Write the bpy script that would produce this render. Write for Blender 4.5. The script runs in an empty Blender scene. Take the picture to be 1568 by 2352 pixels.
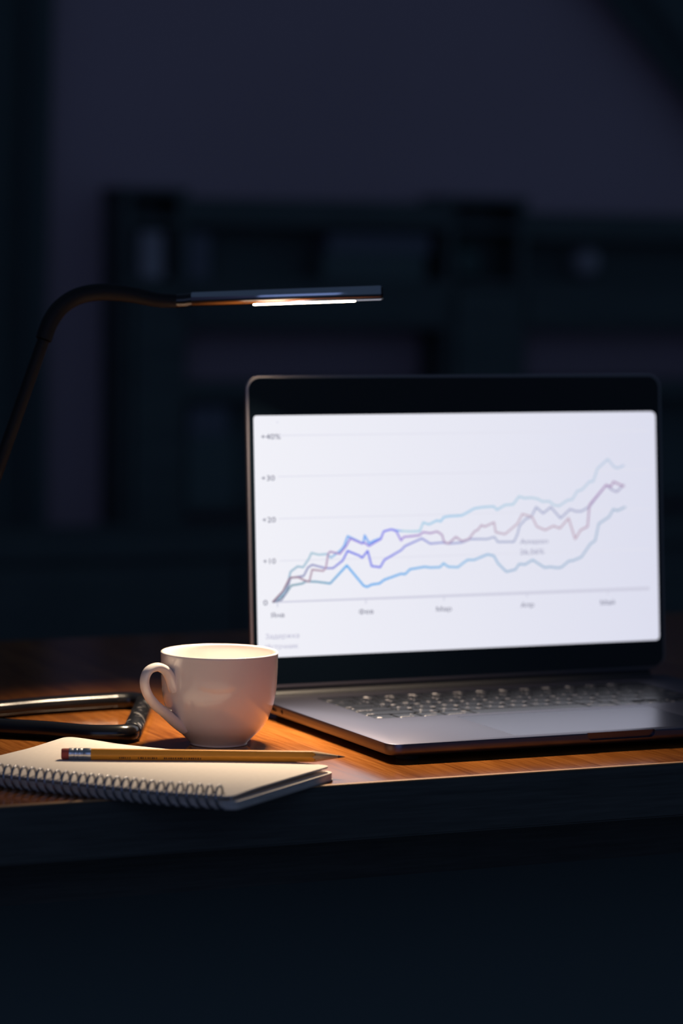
import bpy, bmesh, math, random
from mathutils import Vector, Matrix, Euler
from mathutils.geometry import delaunay_2d_cdt
from math import sin, cos, pi, radians as rad
random.seed(7)
S = bpy.context.scene
COL = S.collection
MM = 0.001

# ------------------------------------------------------------------ camera
cam_d = bpy.data.cameras.new('camera')
cam = bpy.data.objects.new('camera', cam_d)
COL.objects.link(cam)
cam_d.sensor_fit = 'VERTICAL'
cam_d.sensor_height = 36.0
cam_d.lens = 7014.77 / 2352 * 36.0
cam_d.clip_start = 0.05
cam_d.dof.use_dof = True
cam_d.dof.focus_distance = 2.075
cam_d.dof.aperture_fstop = 4.5
PITCH, ROLL, HEAD = rad(4.7391), rad(-0.7039), rad(24.2584)
f_ = Vector((0, cos(PITCH), -sin(PITCH)))
u_ = Vector((0, sin(PITCH), cos(PITCH)))
r_ = Vector((1, 0, 0))
cx = r_ * cos(ROLL) - u_ * sin(ROLL)
cy = r_ * sin(ROLL) + u_ * cos(ROLL)
mr = Matrix((cx, cy, -f_)).transposed()
cam.matrix_world = Matrix.Translation((0, 0, 0.74 + 0.3393)) @ (Matrix.Rotation(-HEAD, 3, 'Z') @ mr).to_4x4()
S.camera = cam

# ------------------------------------------------------------------ world, light, exposure
w = bpy.data.worlds.new('night_world')
S.world = w
w.use_nodes = True
bg = w.node_tree.nodes['Background']
bg.inputs[0].default_value = (0.028, 0.045, 0.078, 1)
bg.inputs[1].default_value = 1.0
vs = S.view_settings
S.display_settings.display_device = 'sRGB'
vs.view_transform = 'Standard'
vs.look = 'None'
vs.exposure = 0.0
vs.gamma = 1.0
vs.use_curve_mapping = False
# dim bluish night window of the room, behind and left of the photographer
wl = bpy.data.lights.new('night_window', 'AREA')
wl.shape = 'RECTANGLE'
wl.size, wl.size_y = 3.0, 2.4
wl.energy = 12.0
wl.color = (0.36, 0.50, 1.0)
wo = bpy.data.objects.new('night_window', wl)
COL.objects.link(wo)
wo.location = (-0.95, -1.9, 2.0)
wo.rotation_euler = (Vector((0.85, 2.0, 1.0)) - Vector(wo.location)).to_track_quat('-Z', 'Y').to_euler()
LED_STRENGTH = 55.0
LED_POWER = 1.72
SCREEN_STRENGTH = 1.0

# ------------------------------------------------------------------ helpers
def mat(name, col, rough=0.5, metal=0.0, spec=0.5, emis=None, estr=0.0, coat=0.0):
    m = bpy.data.materials.new(name)
    m.use_nodes = True
    b = m.node_tree.nodes['Principled BSDF']
    b.inputs['Base Color'].default_value = (*col, 1)
    b.inputs['Roughness'].default_value = rough
    b.inputs['Metallic'].default_value = metal
    b.inputs['Specular IOR Level'].default_value = spec
    b.inputs['Coat Weight'].default_value = coat
    if emis:
        b.inputs['Emission Color'].default_value = (*emis, 1)
        b.inputs['Emission Strength'].default_value = estr
    return m

def nodes(m):
    return m.node_tree.nodes, m.node_tree.links, m.node_tree.nodes['Principled BSDF']

def vary(m, c1, c2, scale=(1, 1, 1), nscale=5.0, detail=4.0, bump=0.0, lo=0.35, hi=0.65, rough=None):
    """noise driven colour variation (and a little relief) in object space"""
    N, L, b = nodes(m)
    tc = N.new('ShaderNodeTexCoord'); mp = N.new('ShaderNodeMapping')
    mp.inputs['Scale'].default_value = scale
    no = N.new('ShaderNodeTexNoise'); no.inputs['Scale'].default_value = nscale; no.inputs['Detail'].default_value = detail
    cr = N.new('ShaderNodeValToRGB')
    cr.color_ramp.elements[0].position, cr.color_ramp.elements[1].position = lo, hi
    cr.color_ramp.elements[0].color, cr.color_ramp.elements[1].color = (*c1, 1), (*c2, 1)
    L.new(tc.outputs['Object'], mp.inputs['Vector']); L.new(mp.outputs[0], no.inputs['Vector'])
    L.new(no.outputs[0], cr.inputs[0]); L.new(cr.outputs[0], b.inputs['Base Color'])
    if rough:
        mr_ = N.new('ShaderNodeMapRange'); mr_.inputs[3].default_value, mr_.inputs[4].default_value = rough
        L.new(no.outputs[0], mr_.inputs[0]); L.new(mr_.outputs[0], b.inputs['Roughness'])
    if bump:
        bp = N.new('ShaderNodeBump'); bp.inputs['Strength'].default_value = bump; bp.inputs['Distance'].default_value = 0.0004
        L.new(no.outputs[0], bp.inputs['Height']); L.new(bp.outputs[0], b.inputs['Normal'])
    return m

def put(name, me, mats, parent=None, loc=(0, 0, 0), rot=(0, 0, 0), smooth=35):
    o = bpy.data.objects.new(name, me)
    COL.objects.link(o)
    for m in (mats if isinstance(mats, (list, tuple)) else [mats]):
        me.materials.append(m)
    if smooth and len(me.polygons):
        me.polygons.foreach_set('use_smooth', [True] * len(me.polygons))
        me.set_sharp_from_angle(angle=rad(smooth))
    if parent:
        o.parent = parent
    o.location = loc
    o.rotation_euler = rot
    return o

def from_bm(bm, name='mesh'):
    bmesh.ops.recalc_face_normals(bm, faces=bm.faces)
    me = bpy.data.meshes.new(name)
    bm.to_mesh(me); bm.free()
    return me

def tag(o, label=None, cat=None, group=None, kind=None):
    if label: o['label'] = label
    if cat: o['category'] = cat
    if group: o['group'] = group
    if kind: o['kind'] = kind
    return o

def thing(name, label, cat, loc, rot=(0, 0, 0), group=None):
    o = bpy.data.objects.new(name, None)
    o.empty_display_size = 0.02
    COL.objects.link(o)
    o.location = loc; o.rotation_euler = rot
    return tag(o, label, cat, group)

def bm_box(bm, x0, x1, y0, y1, z0, z1, bev=0.0, seg=2):
    vs_ = [bm.verts.new((x, y, z)) for z in (z0, z1) for x, y in ((x0, y0), (x1, y0), (x1, y1), (x0, y1))]
    fs = [bm.faces.new([vs_[i] for i in q]) for q in ((3, 2, 1, 0), (4, 5, 6, 7), (0, 1, 5, 4), (1, 2, 6, 5), (2, 3, 7, 6), (3, 0, 4, 7))]
    if bev:
        es = list({e for f in fs for e in f.edges})
        bmesh.ops.bevel(bm, geom=es, offset=bev, segments=seg, profile=0.5, affect='EDGES')

def box(x0, x1, y0, y1, z0, z1, bev=0.0, seg=2):
    bm = bmesh.new()
    bm_box(bm, x0, x1, y0, y1, z0, z1, bev, seg)
    return from_bm(bm)

def rrect(x0, x1, y0, y1, r, n=8):
    """rounded rectangle outline, counter-clockwise"""
    pts = []
    rs = r if isinstance(r, (list, tuple)) else [r] * 4      # BL, BR, TR, TL
    for (cx_, cy_, a, q) in ((x0 + rs[0], y0 + rs[0], pi, rs[0]), (x1 - rs[1], y0 + rs[1], 1.5 * pi, rs[1]),
                             (x1 - rs[2], y1 - rs[2], 0, rs[2]), (x0 + rs[3], y1 - rs[3], 0.5 * pi, rs[3])):
        for k in range(n + 1):
            t = a + 0.5 * pi * k / n
            pts.append((cx_ + q * cos(t), cy_ + q * sin(t)))
    return pts

def loft(rings, cap0=True, cap1=True, closed=True, bm=None):
    own = bm is None
    bm = bm or bmesh.new()
    vr = [[bm.verts.new(p) for p in r] for r in rings]
    n = len(rings[0])
    for a, b in zip(vr, vr[1:]):
        for i in range(n if closed else n - 1):
            j = (i + 1) % n
            bm.faces.new((a[i], a[j], b[j], b[i]))
    if cap0: bm.faces.new(vr[0][::-1])
    if cap1: bm.faces.new(vr[-1])
    return from_bm(bm) if own else None

def slab(x0, x1, y0, y1, r, prof, n=8):
    """rounded-rectangle solid; prof = [(inset, z), ...] from bottom to top"""
    return loft([[(x, y, z) for x, y in rrect(x0 + i, x1 - i, y0 + i, y1 - i, max(r - i, 0.0001), n)] for i, z in prof])

def lathe(prof, seg=64, cap0=False, cap1=False, bm=None):
    return loft([[(r * cos(2 * pi * k / seg), r * sin(2 * pi * k / seg), z) for k in range(seg)] for r, z in prof], cap0, cap1, bm=bm)

def catmull(P, n=8, closed=False):
    P = [Vector(p) for p in P]
    out = []
    N = len(P)
    for i in range(N if closed else N - 1):
        if closed:
            a, b, c, d = P[(i - 1) % N], P[i], P[(i + 1) % N], P[(i + 2) % N]
        else:
            a, b, c, d = P[max(i - 1, 0)], P[i], P[i + 1], P[min(i + 2, N - 1)]
        for k in range(n):
            t = k / n
            out.append(0.5 * ((2 * b) + (c - a) * t + (2 * a - 5 * b + 4 * c - d) * t * t + (3 * b - a - 3 * c + d) * t ** 3))
    if not closed:
        out.append(P[-1])
    return out

def sweep(path, rad_, seg=12, closed=False, up=Vector((0, 0, 1)), bm=None, caps=True, shape=None):
    """tube along path; rad_ number, list or (a,b) ellipse list; parallel transported frame"""
    own = bm is None
    bm = bm or bmesh.new()
    P = [Vector(p) for p in path]
    n = len(P)
    T = []
    for i in range(n):
        if closed:
            t = P[(i + 1) % n] - P[i - 1]
        else:
            t = P[min(i + 1, n - 1)] - P[max(i - 1, 0)]
        T.append(t.normalized())
    nv = up - T[0] * up.dot(T[0])
    if nv.length < 1e-4:
        nv = Vector((1, 0, 0)) - T[0] * T[0].x
    nv.normalize()
    rings = []
    for i in range(n):
        nv = nv - T[i] * nv.dot(T[i]); nv.normalize()
        bv = T[i].cross(nv)
        q = rad_[i] if isinstance(rad_, list) else rad_
        a, b = q if isinstance(q, (tuple, list)) else (q, q)
        ring = []
        for k in range(seg):
            t = 2 * pi * k / seg
            ring.append(bm.verts.new(P[i] + nv * (a * cos(t)) + bv * (b * sin(t))))
        rings.append(ring)
    m = n if closed else n - 1
    for i in range(m):
        A, B = rings[i], rings[(i + 1) % n]
        for k in range(seg):
            l = (k + 1) % seg
            bm.faces.new((A[k], A[l], B[l], B[k]))
    if caps and not closed:
        bm.faces.new(rings[0][::-1]); bm.faces.new(rings[-1])
    return from_bm(bm) if own else None

def boolean(me, cutters):
    """cut the cutter meshes out of me"""
    o = bpy.data.objects.new('tmp_body', me); COL.objects.link(o)
    cs = []
    for c in cutters:
        k = bpy.data.objects.new('tmp_cutter', c); COL.objects.link(k); cs.append(k)
        md = o.modifiers.new('cut', 'BOOLEAN'); md.operation = 'DIFFERENCE'; md.object = k; md.solver = 'EXACT'
    dg = bpy.context.evaluated_depsgraph_get()
    dg.update()
    res = bpy.data.meshes.new_from_object(o.evaluated_get(dg))
    for k in cs + [o]:
        bpy.data.objects.remove(k)
    return res

def text_bm(body, size, x=0, y=0, z=0, align='LEFT', res=2, bold=0.0):
    """flat lettering as a bmesh (built-in typeface)"""
    c = bpy.data.curves.new('lettering', 'FONT')
    c.body = body; c.size = size; c.align_x = align; c.resolution_u = res; c.offset = bold; c.fill_mode = 'NONE'
    o = bpy.data.objects.new('lettering', c); COL.objects.link(o)
    dg = bpy.context.evaluated_depsgraph_get()
    me = bpy.data.meshes.new_from_object(o.evaluated_get(dg))
    bpy.data.objects.remove(o); bpy.data.curves.remove(c)
    P = [Vector((v.co.x, v.co.y)) for v in me.vertices]
    E = [tuple(e.vertices) for e in me.edges]
    bpy.data.meshes.remove(me)
    # directed outline loops
    nxt = {}
    for a, b in E:
        nxt.setdefault(a, []).append(b); nxt.setdefault(b, []).append(a)
    seen, loops_ = set(), []
    for st in sorted(nxt):
        if st in seen: continue
        lp_, cur, prev = [], st, None
        while cur not in seen:
            seen.add(cur); lp_.append(cur)
            cand = [q for q in nxt[cur] if q not in seen]
            if not cand: break
            # follow the numbering of the outline, which keeps its direction
            cur = cur + 1 if cur + 1 in cand else cand[0]
        if len(lp_) > 2: loops_.append(lp_)
    segs = [(P[l[k]], P[l[(k + 1) % len(l)]]) for l in loops_ for k in range(len(l))]
    def winding(pt):
        w_ = 0
        for a, b in segs:
            if (a.y <= pt.y) != (b.y <= pt.y):
                xx = a.x + (pt.y - a.y) * (b.x - a.x) / (b.y - a.y)
                if xx > pt.x: w_ += 1 if b.y > a.y else -1
        return w_
    edges_ = [(l[k], l[(k + 1) % len(l)]) for l in loops_ for k in range(len(l))]
    V_, _, F_, *_r = delaunay_2d_cdt(P, edges_, [], 0, 1e-5)
    bm = bmesh.new()
    bv = [bm.verts.new((v.x + x, v.y + y, z)) for v in V_]
    for f in F_:
        ctr = sum((V_[k] for k in f), Vector((0, 0))) / len(f)
        if winding(ctr) != 0:
            bm.faces.new([bv[k] for k in f])
    bmesh.ops.delete(bm, geom=[v for v in bm.verts if not v.link_faces], context='VERTS')
    return bm

def join_into(bm, other, midx=0):
    me = bpy.data.meshes.new('tmp'); other.to_mesh(me); other.free()
    n0 = len(bm.faces)
    bm.from_mesh(me); bpy.data.meshes.remove(me)
    bm.faces.ensure_lookup_table()
    for f in bm.faces[n0:]:
        f.material_index = midx

# ------------------------------------------------------------------ materials
M = {}
M['wall'] = vary(mat('wall_paint', (0.50, 0.38, 0.44), 0.9), (0.48, 0.365, 0.42), (0.52, 0.395, 0.46), nscale=1.5)
M['floor'] = vary(mat('floor_dark_wood', (0.05, 0.045, 0.04), 0.6), (0.03, 0.028, 0.025), (0.06, 0.05, 0.045), scale=(8, 1, 1), nscale=4)
M['dark_furniture'] = vary(mat('dark_furniture', (0.085, 0.115, 0.11), 0.7), (0.075, 0.10, 0.10), (0.095, 0.125, 0.12), scale=(1, 1, 8), nscale=6)
M['darker'] = mat('dark_lacquer', (0.12, 0.165, 0.16), 0.8)
M['curtain'] = vary(mat('curtain_cloth', (0.10, 0.14, 0.14), 0.95), (0.09, 0.125, 0.125), (0.11, 0.15, 0.15), scale=(30, 30, 1), nscale=6)
M['pale'] = vary(mat('pale_card', (0.42, 0.40, 0.44), 0.8), (0.38, 0.36, 0.4), (0.46, 0.44, 0.48), nscale=20)
M['blueish'] = mat('blue_grey_card', (0.17, 0.18, 0.22), 0.8)
M['greenish'] = mat('dark_green_glaze', (0.05, 0.10, 0.09), 0.4)

def wood(name, c_dark, c_mid, c_light, axis, rough=(0.28, 0.42)):
    m = mat(name, c_mid, 0.35)
    N, L, b = nodes(m)
    tc = N.new('ShaderNodeTexCoord'); mp = N.new('ShaderNodeMapping')
    sc = [60, 60, 60]; sc[axis] = 2.2
    mp.inputs['Scale'].default_value = sc
    L.new(tc.outputs['Object'], mp.inputs['Vector'])
    n1 = N.new('ShaderNodeTexNoise'); n1.inputs['Scale'].default_value = 1.0; n1.inputs['Detail'].default_value = 6; n1.inputs['Distortion'].default_value = 0.6
    L.new(mp.outputs[0], n1.inputs['Vector'])
    mp2 = N.new('ShaderNodeMapping'); s2 = [420, 420, 420]; s2[axis] = 22
    mp2.inputs['Scale'].default_value = s2
    L.new(tc.outputs['Object'], mp2.inputs['Vector'])
    n2 = N.new('ShaderNodeTexNoise'); n2.inputs['Scale'].default_value = 1.0; n2.inputs['Detail'].default_value = 3
    L.new(mp2.outputs[0], n2.inputs['Vector'])
    mx = N.new('ShaderNodeMix'); mx.data_type = 'FLOAT'; mx.inputs[0].default_value = 0.5
    L.new(n1.outputs[0], mx.inputs[2]); L.new(n2.outputs[0], mx.inputs[3])
    cr = N.new('ShaderNodeValToRGB'); e = cr.color_ramp.elements
    e[0].position, e[0].color = 0.38, (*c_dark, 1)
    e[1].position, e[1].color = 0.62, (*c_light, 1)
    q = e.new(0.5); q.color = (*c_mid, 1)
    L.new(mx.outputs[0], cr.inputs[0]); L.new(cr.outputs[0], b.inputs['Base Color'])
    mr_ = N.new('ShaderNodeMapRange'); mr_.inputs[3].default_value, mr_.inputs[4].default_value = rough
    L.new(n2.outputs[0], mr_.inputs[0]); L.new(mr_.outputs[0], b.inputs['Roughness'])
    bp = N.new('ShaderNodeBump'); bp.inputs['Strength'].default_value = 0.12; bp.inputs['Distance'].default_value = 0.0002
    L.new(mx.outputs[0], bp.inputs['Height']); L.new(bp.outputs[0], b.inputs['Normal'])
    return m

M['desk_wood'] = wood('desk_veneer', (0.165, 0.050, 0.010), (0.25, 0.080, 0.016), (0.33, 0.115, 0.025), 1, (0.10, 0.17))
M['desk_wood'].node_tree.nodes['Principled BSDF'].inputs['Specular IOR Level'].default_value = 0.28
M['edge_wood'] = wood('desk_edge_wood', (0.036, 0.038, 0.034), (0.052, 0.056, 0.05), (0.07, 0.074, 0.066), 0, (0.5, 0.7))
M['edge_highlight'] = mat('painted_arris_highlight', (0.5, 0.26, 0.11), 0.4)  # lamp catch on the top bevel, put into a paler colour
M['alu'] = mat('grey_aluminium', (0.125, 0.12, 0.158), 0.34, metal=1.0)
def add_fine_speckle(m, bump):
    N, L, b = nodes(m)
    tc = N.new('ShaderNodeTexCoord'); no = N.new('ShaderNodeTexNoise'); no.inputs['Scale'].default_value = 2500
    bp = N.new('ShaderNodeBump'); bp.inputs['Strength'].default_value = bump; bp.inputs['Distance'].default_value = 0.0001
    L.new(tc.outputs['Object'], no.inputs['Vector']); L.new(no.outputs[0], bp.inputs['Height']); L.new(bp.outputs[0], b.inputs['Normal'])
add_fine_speckle(M['alu'], 0.08)
M['lid_alu_lit'] = mat('grey_aluminium_lit_lid', (0.30, 0.27, 0.28), 0.4, metal=1.0)  # same metal as the base, lightened to paint in the lit lid edges
M['pad'] = mat('trackpad_glass', (0.145, 0.145, 0.19), 0.26, metal=1.0)
M['black_plastic'] = mat('black_plastic', (0.012, 0.012, 0.014), 0.45)
M['key'] = mat('black_key_plastic', (0.008, 0.009, 0.013), 0.26)
M['legend'] = mat('white_key_print', (0.34, 0.32, 0.34), 0.6)
M['glass'] = mat('black_screen_glass', (0.0015, 0.003, 0.005), 0.05)
M['rubber'] = mat('black_rubber', (0.01, 0.01, 0.01), 0.8)
M['porcelain'] = mat('white_porcelain', (0.86, 0.785, 0.75), 0.06, coat=0.4)
M['paper'] = vary(mat('cream_paper', (0.84, 0.75, 0.66), 0.85), (0.82, 0.73, 0.64), (0.86, 0.77, 0.68), nscale=300)
M['paper_edge'] = vary(mat('stacked_paper_edges', (0.7, 0.62, 0.54), 0.9), (0.5, 0.43, 0.38), (0.8, 0.71, 0.62), scale=(1, 1, 60), nscale=60)
M['card'] = mat('brown_card_cover', (0.40, 0.34, 0.30), 0.85)
M['coil'] = mat('silver_coil', (0.36, 0.36, 0.39), 0.3, metal=0.9)
M['yellow'] = mat('orange_yellow_lacquer', (0.80, 0.33, 0.028), 0.38)
M['bare_wood'] = vary(mat('bare_pencil_wood', (0.52, 0.32, 0.16), 0.75), (0.45, 0.27, 0.13), (0.58, 0.36, 0.19), scale=(4, 60, 60), nscale=20)
M['graphite'] = mat('graphite', (0.03, 0.03, 0.033), 0.35)
M['eraser'] = mat('red_eraser', (0.42, 0.075, 0.06), 0.8)
M['ferrule'] = mat('aluminium_ferrule', (0.6, 0.6, 0.62), 0.3, metal=1.0)
M['print'] = mat('dark_foil_print', (0.10, 0.03, 0.02), 0.5)
M['chrome'] = mat('polished_dark_chrome', (0.62, 0.62, 0.66), 0.10, metal=1.0)
M['lamp_black'] = mat('black_lamp_paint', (0.006, 0.006, 0.007), 0.2)
M['lamp_worn'] = vary(mat('black_paint_scuffed', (0.008, 0.008, 0.009), 0.25), (0.008, 0.008, 0.009), (0.20, 0.19, 0.19), nscale=140, detail=5, lo=0.56, hi=0.72)
M['gooseneck'] = mat('black_flexible_sleeve', (0.008, 0.008, 0.008), 0.65, spec=0.3)
M['led'] = mat('lit_led_strip', (1, 0.9, 0.75), 0.4, emis=(1.0, 0.785, 0.545), estr=LED_STRENGTH)

def screen_mat(name, attr=None, col=(1, 1, 1), strength=1.0):
    m = bpy.data.materials.new(name); m.use_nodes = True
    N, L = m.node_tree.nodes, m.node_tree.links
    for x in list(N): N.remove(x)
    out = N.new('ShaderNodeOutputMaterial'); em = N.new('ShaderNodeEmission')
    em.inputs[1].default_value = strength * SCREEN_STRENGTH
    em.inputs[0].default_value = (*col, 1)
    if attr:
        a = N.new('ShaderNodeAttribute'); a.attribute_name = attr
        L.new(a.outputs['Color'], em.inputs[0])
    L.new(em.outputs[0], out.inputs[0])
    return m
M['display'] = screen_mat('lit_display', 'tint')
M['chart'] = screen_mat('chart_ink', 'tint')
M['ink'] = screen_mat('screen_text', col=(0.10, 0.10, 0.18))
M['ink_pale'] = screen_mat('screen_text_pale', col=(0.46, 0.45, 0.60))
M['ink_mid'] = screen_mat('screen_text_mid', col=(0.27, 0.27, 0.42))
M['grid'] = screen_mat('chart_grid', col=(0.76, 0.76, 0.86))
M['axis'] = screen_mat('chart_axis', col=(0.62, 0.62, 0.74))

# ------------------------------------------------------------------ room shell
tag(put('floor', box(-2.5, 5.5, -2.5, 5.7, -0.08, 0.0), M['floor'], smooth=0), kind='structure')
tag(put('wall_back', box(-2.5, 5.5, 5.6, 5.7, 0.0, 2.9), M['wall'], smooth=0), kind='structure')
tag(put('wall_left', box(-2.6, -2.5, -2.5, 5.7, 0.0, 2.9), M['wall'], smooth=0), kind='structure')
tag(put('baseboard_back', box(-2.5, 5.5, 5.588, 5.6, 0.0, 0.09, 0.002), M['dark_furniture'], smooth=0), kind='structure')

# ------------------------------------------------------------------ desk
FY, BY, DX0, DX1, DZ = 1.783, 2.56, 0.05, 2.05, 0.74
desk = thing('desk', 'dark edged wooden desk with orange brown veneer top lit by the lamp', 'desk', (0, 0, 0))
put('desktop', box(DX0, DX1, FY + 0.004, BY, DZ - 0.036, DZ, 0.0008), M['desk_wood'], desk, smooth=0)
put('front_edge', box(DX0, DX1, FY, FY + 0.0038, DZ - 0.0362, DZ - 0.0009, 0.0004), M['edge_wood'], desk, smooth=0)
tag(put('edge_strip', box(DX0, DX1, FY - 0.0002, FY + 0.0042, DZ - 0.0009, DZ + 0.0001, 0.0004), M['edge_highlight'], desk, smooth=0), 'front edge of the desktop with the lamp highlight painted pale')
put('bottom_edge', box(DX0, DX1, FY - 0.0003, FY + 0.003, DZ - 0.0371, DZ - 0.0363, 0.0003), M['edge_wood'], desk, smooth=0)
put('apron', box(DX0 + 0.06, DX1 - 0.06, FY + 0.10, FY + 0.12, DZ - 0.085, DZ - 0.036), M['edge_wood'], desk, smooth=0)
put('modesty_panel', box(DX0 + 0.06, DX1 - 0.06, FY + 0.45, FY + 0.47, 0.06, DZ - 0.036), M['darker'], desk, smooth=0)
for lx_, ly_ in ((DX0 + 0.03, FY + 0.05), (DX1 - 0.09, FY + 0.05), (DX0 + 0.03, BY - 0.11), (DX1 - 0.09, BY - 0.11)):
    put('leg', box(lx_, lx_ + 0.06, ly_, ly_ + 0.06, 0.0, DZ - 0.036, 0.003), M['darker'], desk, smooth=0)

# ------------------------------------------------------------------ laptop
W_, D_ = 355.7, 248.1
DT = 13.0
TILT = rad(4.3788)
HY = D_ - 4
lap = thing('laptop', 'grey aluminium laptop open on the desk with a line chart on its white screen', 'laptop', (0.8697, 1.8443, DZ))
def mmesh(me):
    me.transform(Matrix.Scale(MM, 4)); return me

base = slab(0, W_, 0, D_, 11, [(5.0, 4.2), (2.6, 4.5), (1.0, 5.2), (0.25, 6.6), (0, 8.4), (0, 12.55), (0.12, 12.85), (0.45, DT)], 10)
cut = [slab(40.5, 315.2, 111, 218, 3.5, [(0, DT - 1.3), (0, DT + 2)], 4),                 # keyboard well
       slab(99.0, 256.7, 9.3, 101.4, 4, [(0, DT - 0.6), (0, DT + 2)], 4),                 # trackpad recess
       ]
def notch():
    # scooped finger recess: its back wall leans away from the front face
    ring = rrect(W_ / 2 - 27, W_ / 2 + 27, DT - 5.2, DT + 6, 4.0, 6)
    return loft([[(x, -3.0, z) for x, z in ring], [(x, 2.2 - (z - DT + 5.2) * 0.12, z) for x, z in ring]])
cut.append(notch())
def port(y0, y1, z0, z1, r):
    return loft([[(x, y, z) for y, z in rrect(y0, y1, z0, z1, r, 5)] for x in (-2.0, 6.0)])
cut += [port(185.2, 188.8, 7.4, 11.0, 1.79), port(197.0, 206.0, 7.8, 10.6, 1.39), port(211.5, 220.5, 7.8, 10.6, 1.39), port(226, 240, 7.9, 10.5, 1.2)]
cut.append(box(13.5, W_ - 13.5, D_ - 8.0, D_ + 3, DT - 6.5, DT + 2))      # hinge trough
base = mmesh(boolean(base, cut))
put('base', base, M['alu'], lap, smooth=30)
for q in ((185.0, 189.0), (196.8, 206.2), (211.3, 220.7), (225.8, 240.2)):
    put('port', mmesh(loft([[(x, y, z) for y, z in rrect(q[0] + .3, q[1] - .3, 7.9, 10.5, 1.25, 4)] for x in (1.2, 5.8)])), M['black_plastic'], lap)
for fx, fy in ((22, 20), (W_ - 22, 20), (22, D_ - 20), (W_ - 22, D_ - 20)):
    put('foot', mmesh(lathe([(7.5, 0.0), (8, 0.4), (8, 4.4)], 20, True, True)), M['rubber'], lap, loc=(fx * MM, fy * MM, 0))
put('keyboard_tray', mmesh(slab(40.7, 315.0, 111.2, 217.8, 3.4, [(0, DT - 1.3), (0, DT - 1.15)], 4)), M['black_plastic'], lap)
tag(put('trackpad', mmesh(slab(99.25, 256.45, 9.55, 101.15, 3.8, [(0, DT - 0.6), (0, DT - 0.12), (0.08, DT - 0.04)], 4)), M['pad'], lap), 'smooth glass trackpad')

# keys
PX, PY = 274.7 / 14.5, 106.8 / 6
rows = [
 [(1.5, 'esc', '')] + [(1, 'F%d' % k, '') for k in range(1, 13)] + [(1, '', '')],
 [(1, a, b) for a, b in zip('`1234567890-=', ('~', '!', '@', '#', '$', '%', '^', '&', '*', '(', ')', '_', '+'))] + [(1.5, 'delete', '')],
 [(1.5, 'tab', '')] + [(1, a, b) for a, b in zip('QWERTYUIOP[]\\', 'ЙЦУКЕНГШЩЗХЪЁ')],
 [(1.75, 'caps lock', '•')] + [(1, a, b) for a, b in zip("ASDFGHJKL;'", 'ФЫВАПРОЛДЖЭ')] + [(1.75, 'return', '')],
 [(2.25, 'shift', '')] + [(1, a, b) for a, b in zip('ZXCVBNM,./', 'ЯЧСМИТЬБЮ?')] + [(2.25, 'shift', '')],
 [(1, 'fn', '◦'), (1, 'control', '^'), (1, 'option', '⌥'), (1.25, 'command', '⌘'), (5, '', ''), (1.25, 'command', '⌘'), (1, 'option', '⌥'), (1, '◂', ''), (1, '▴▾', ''), (1, '▸', '')],
]
KT = DT - 0.15
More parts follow.
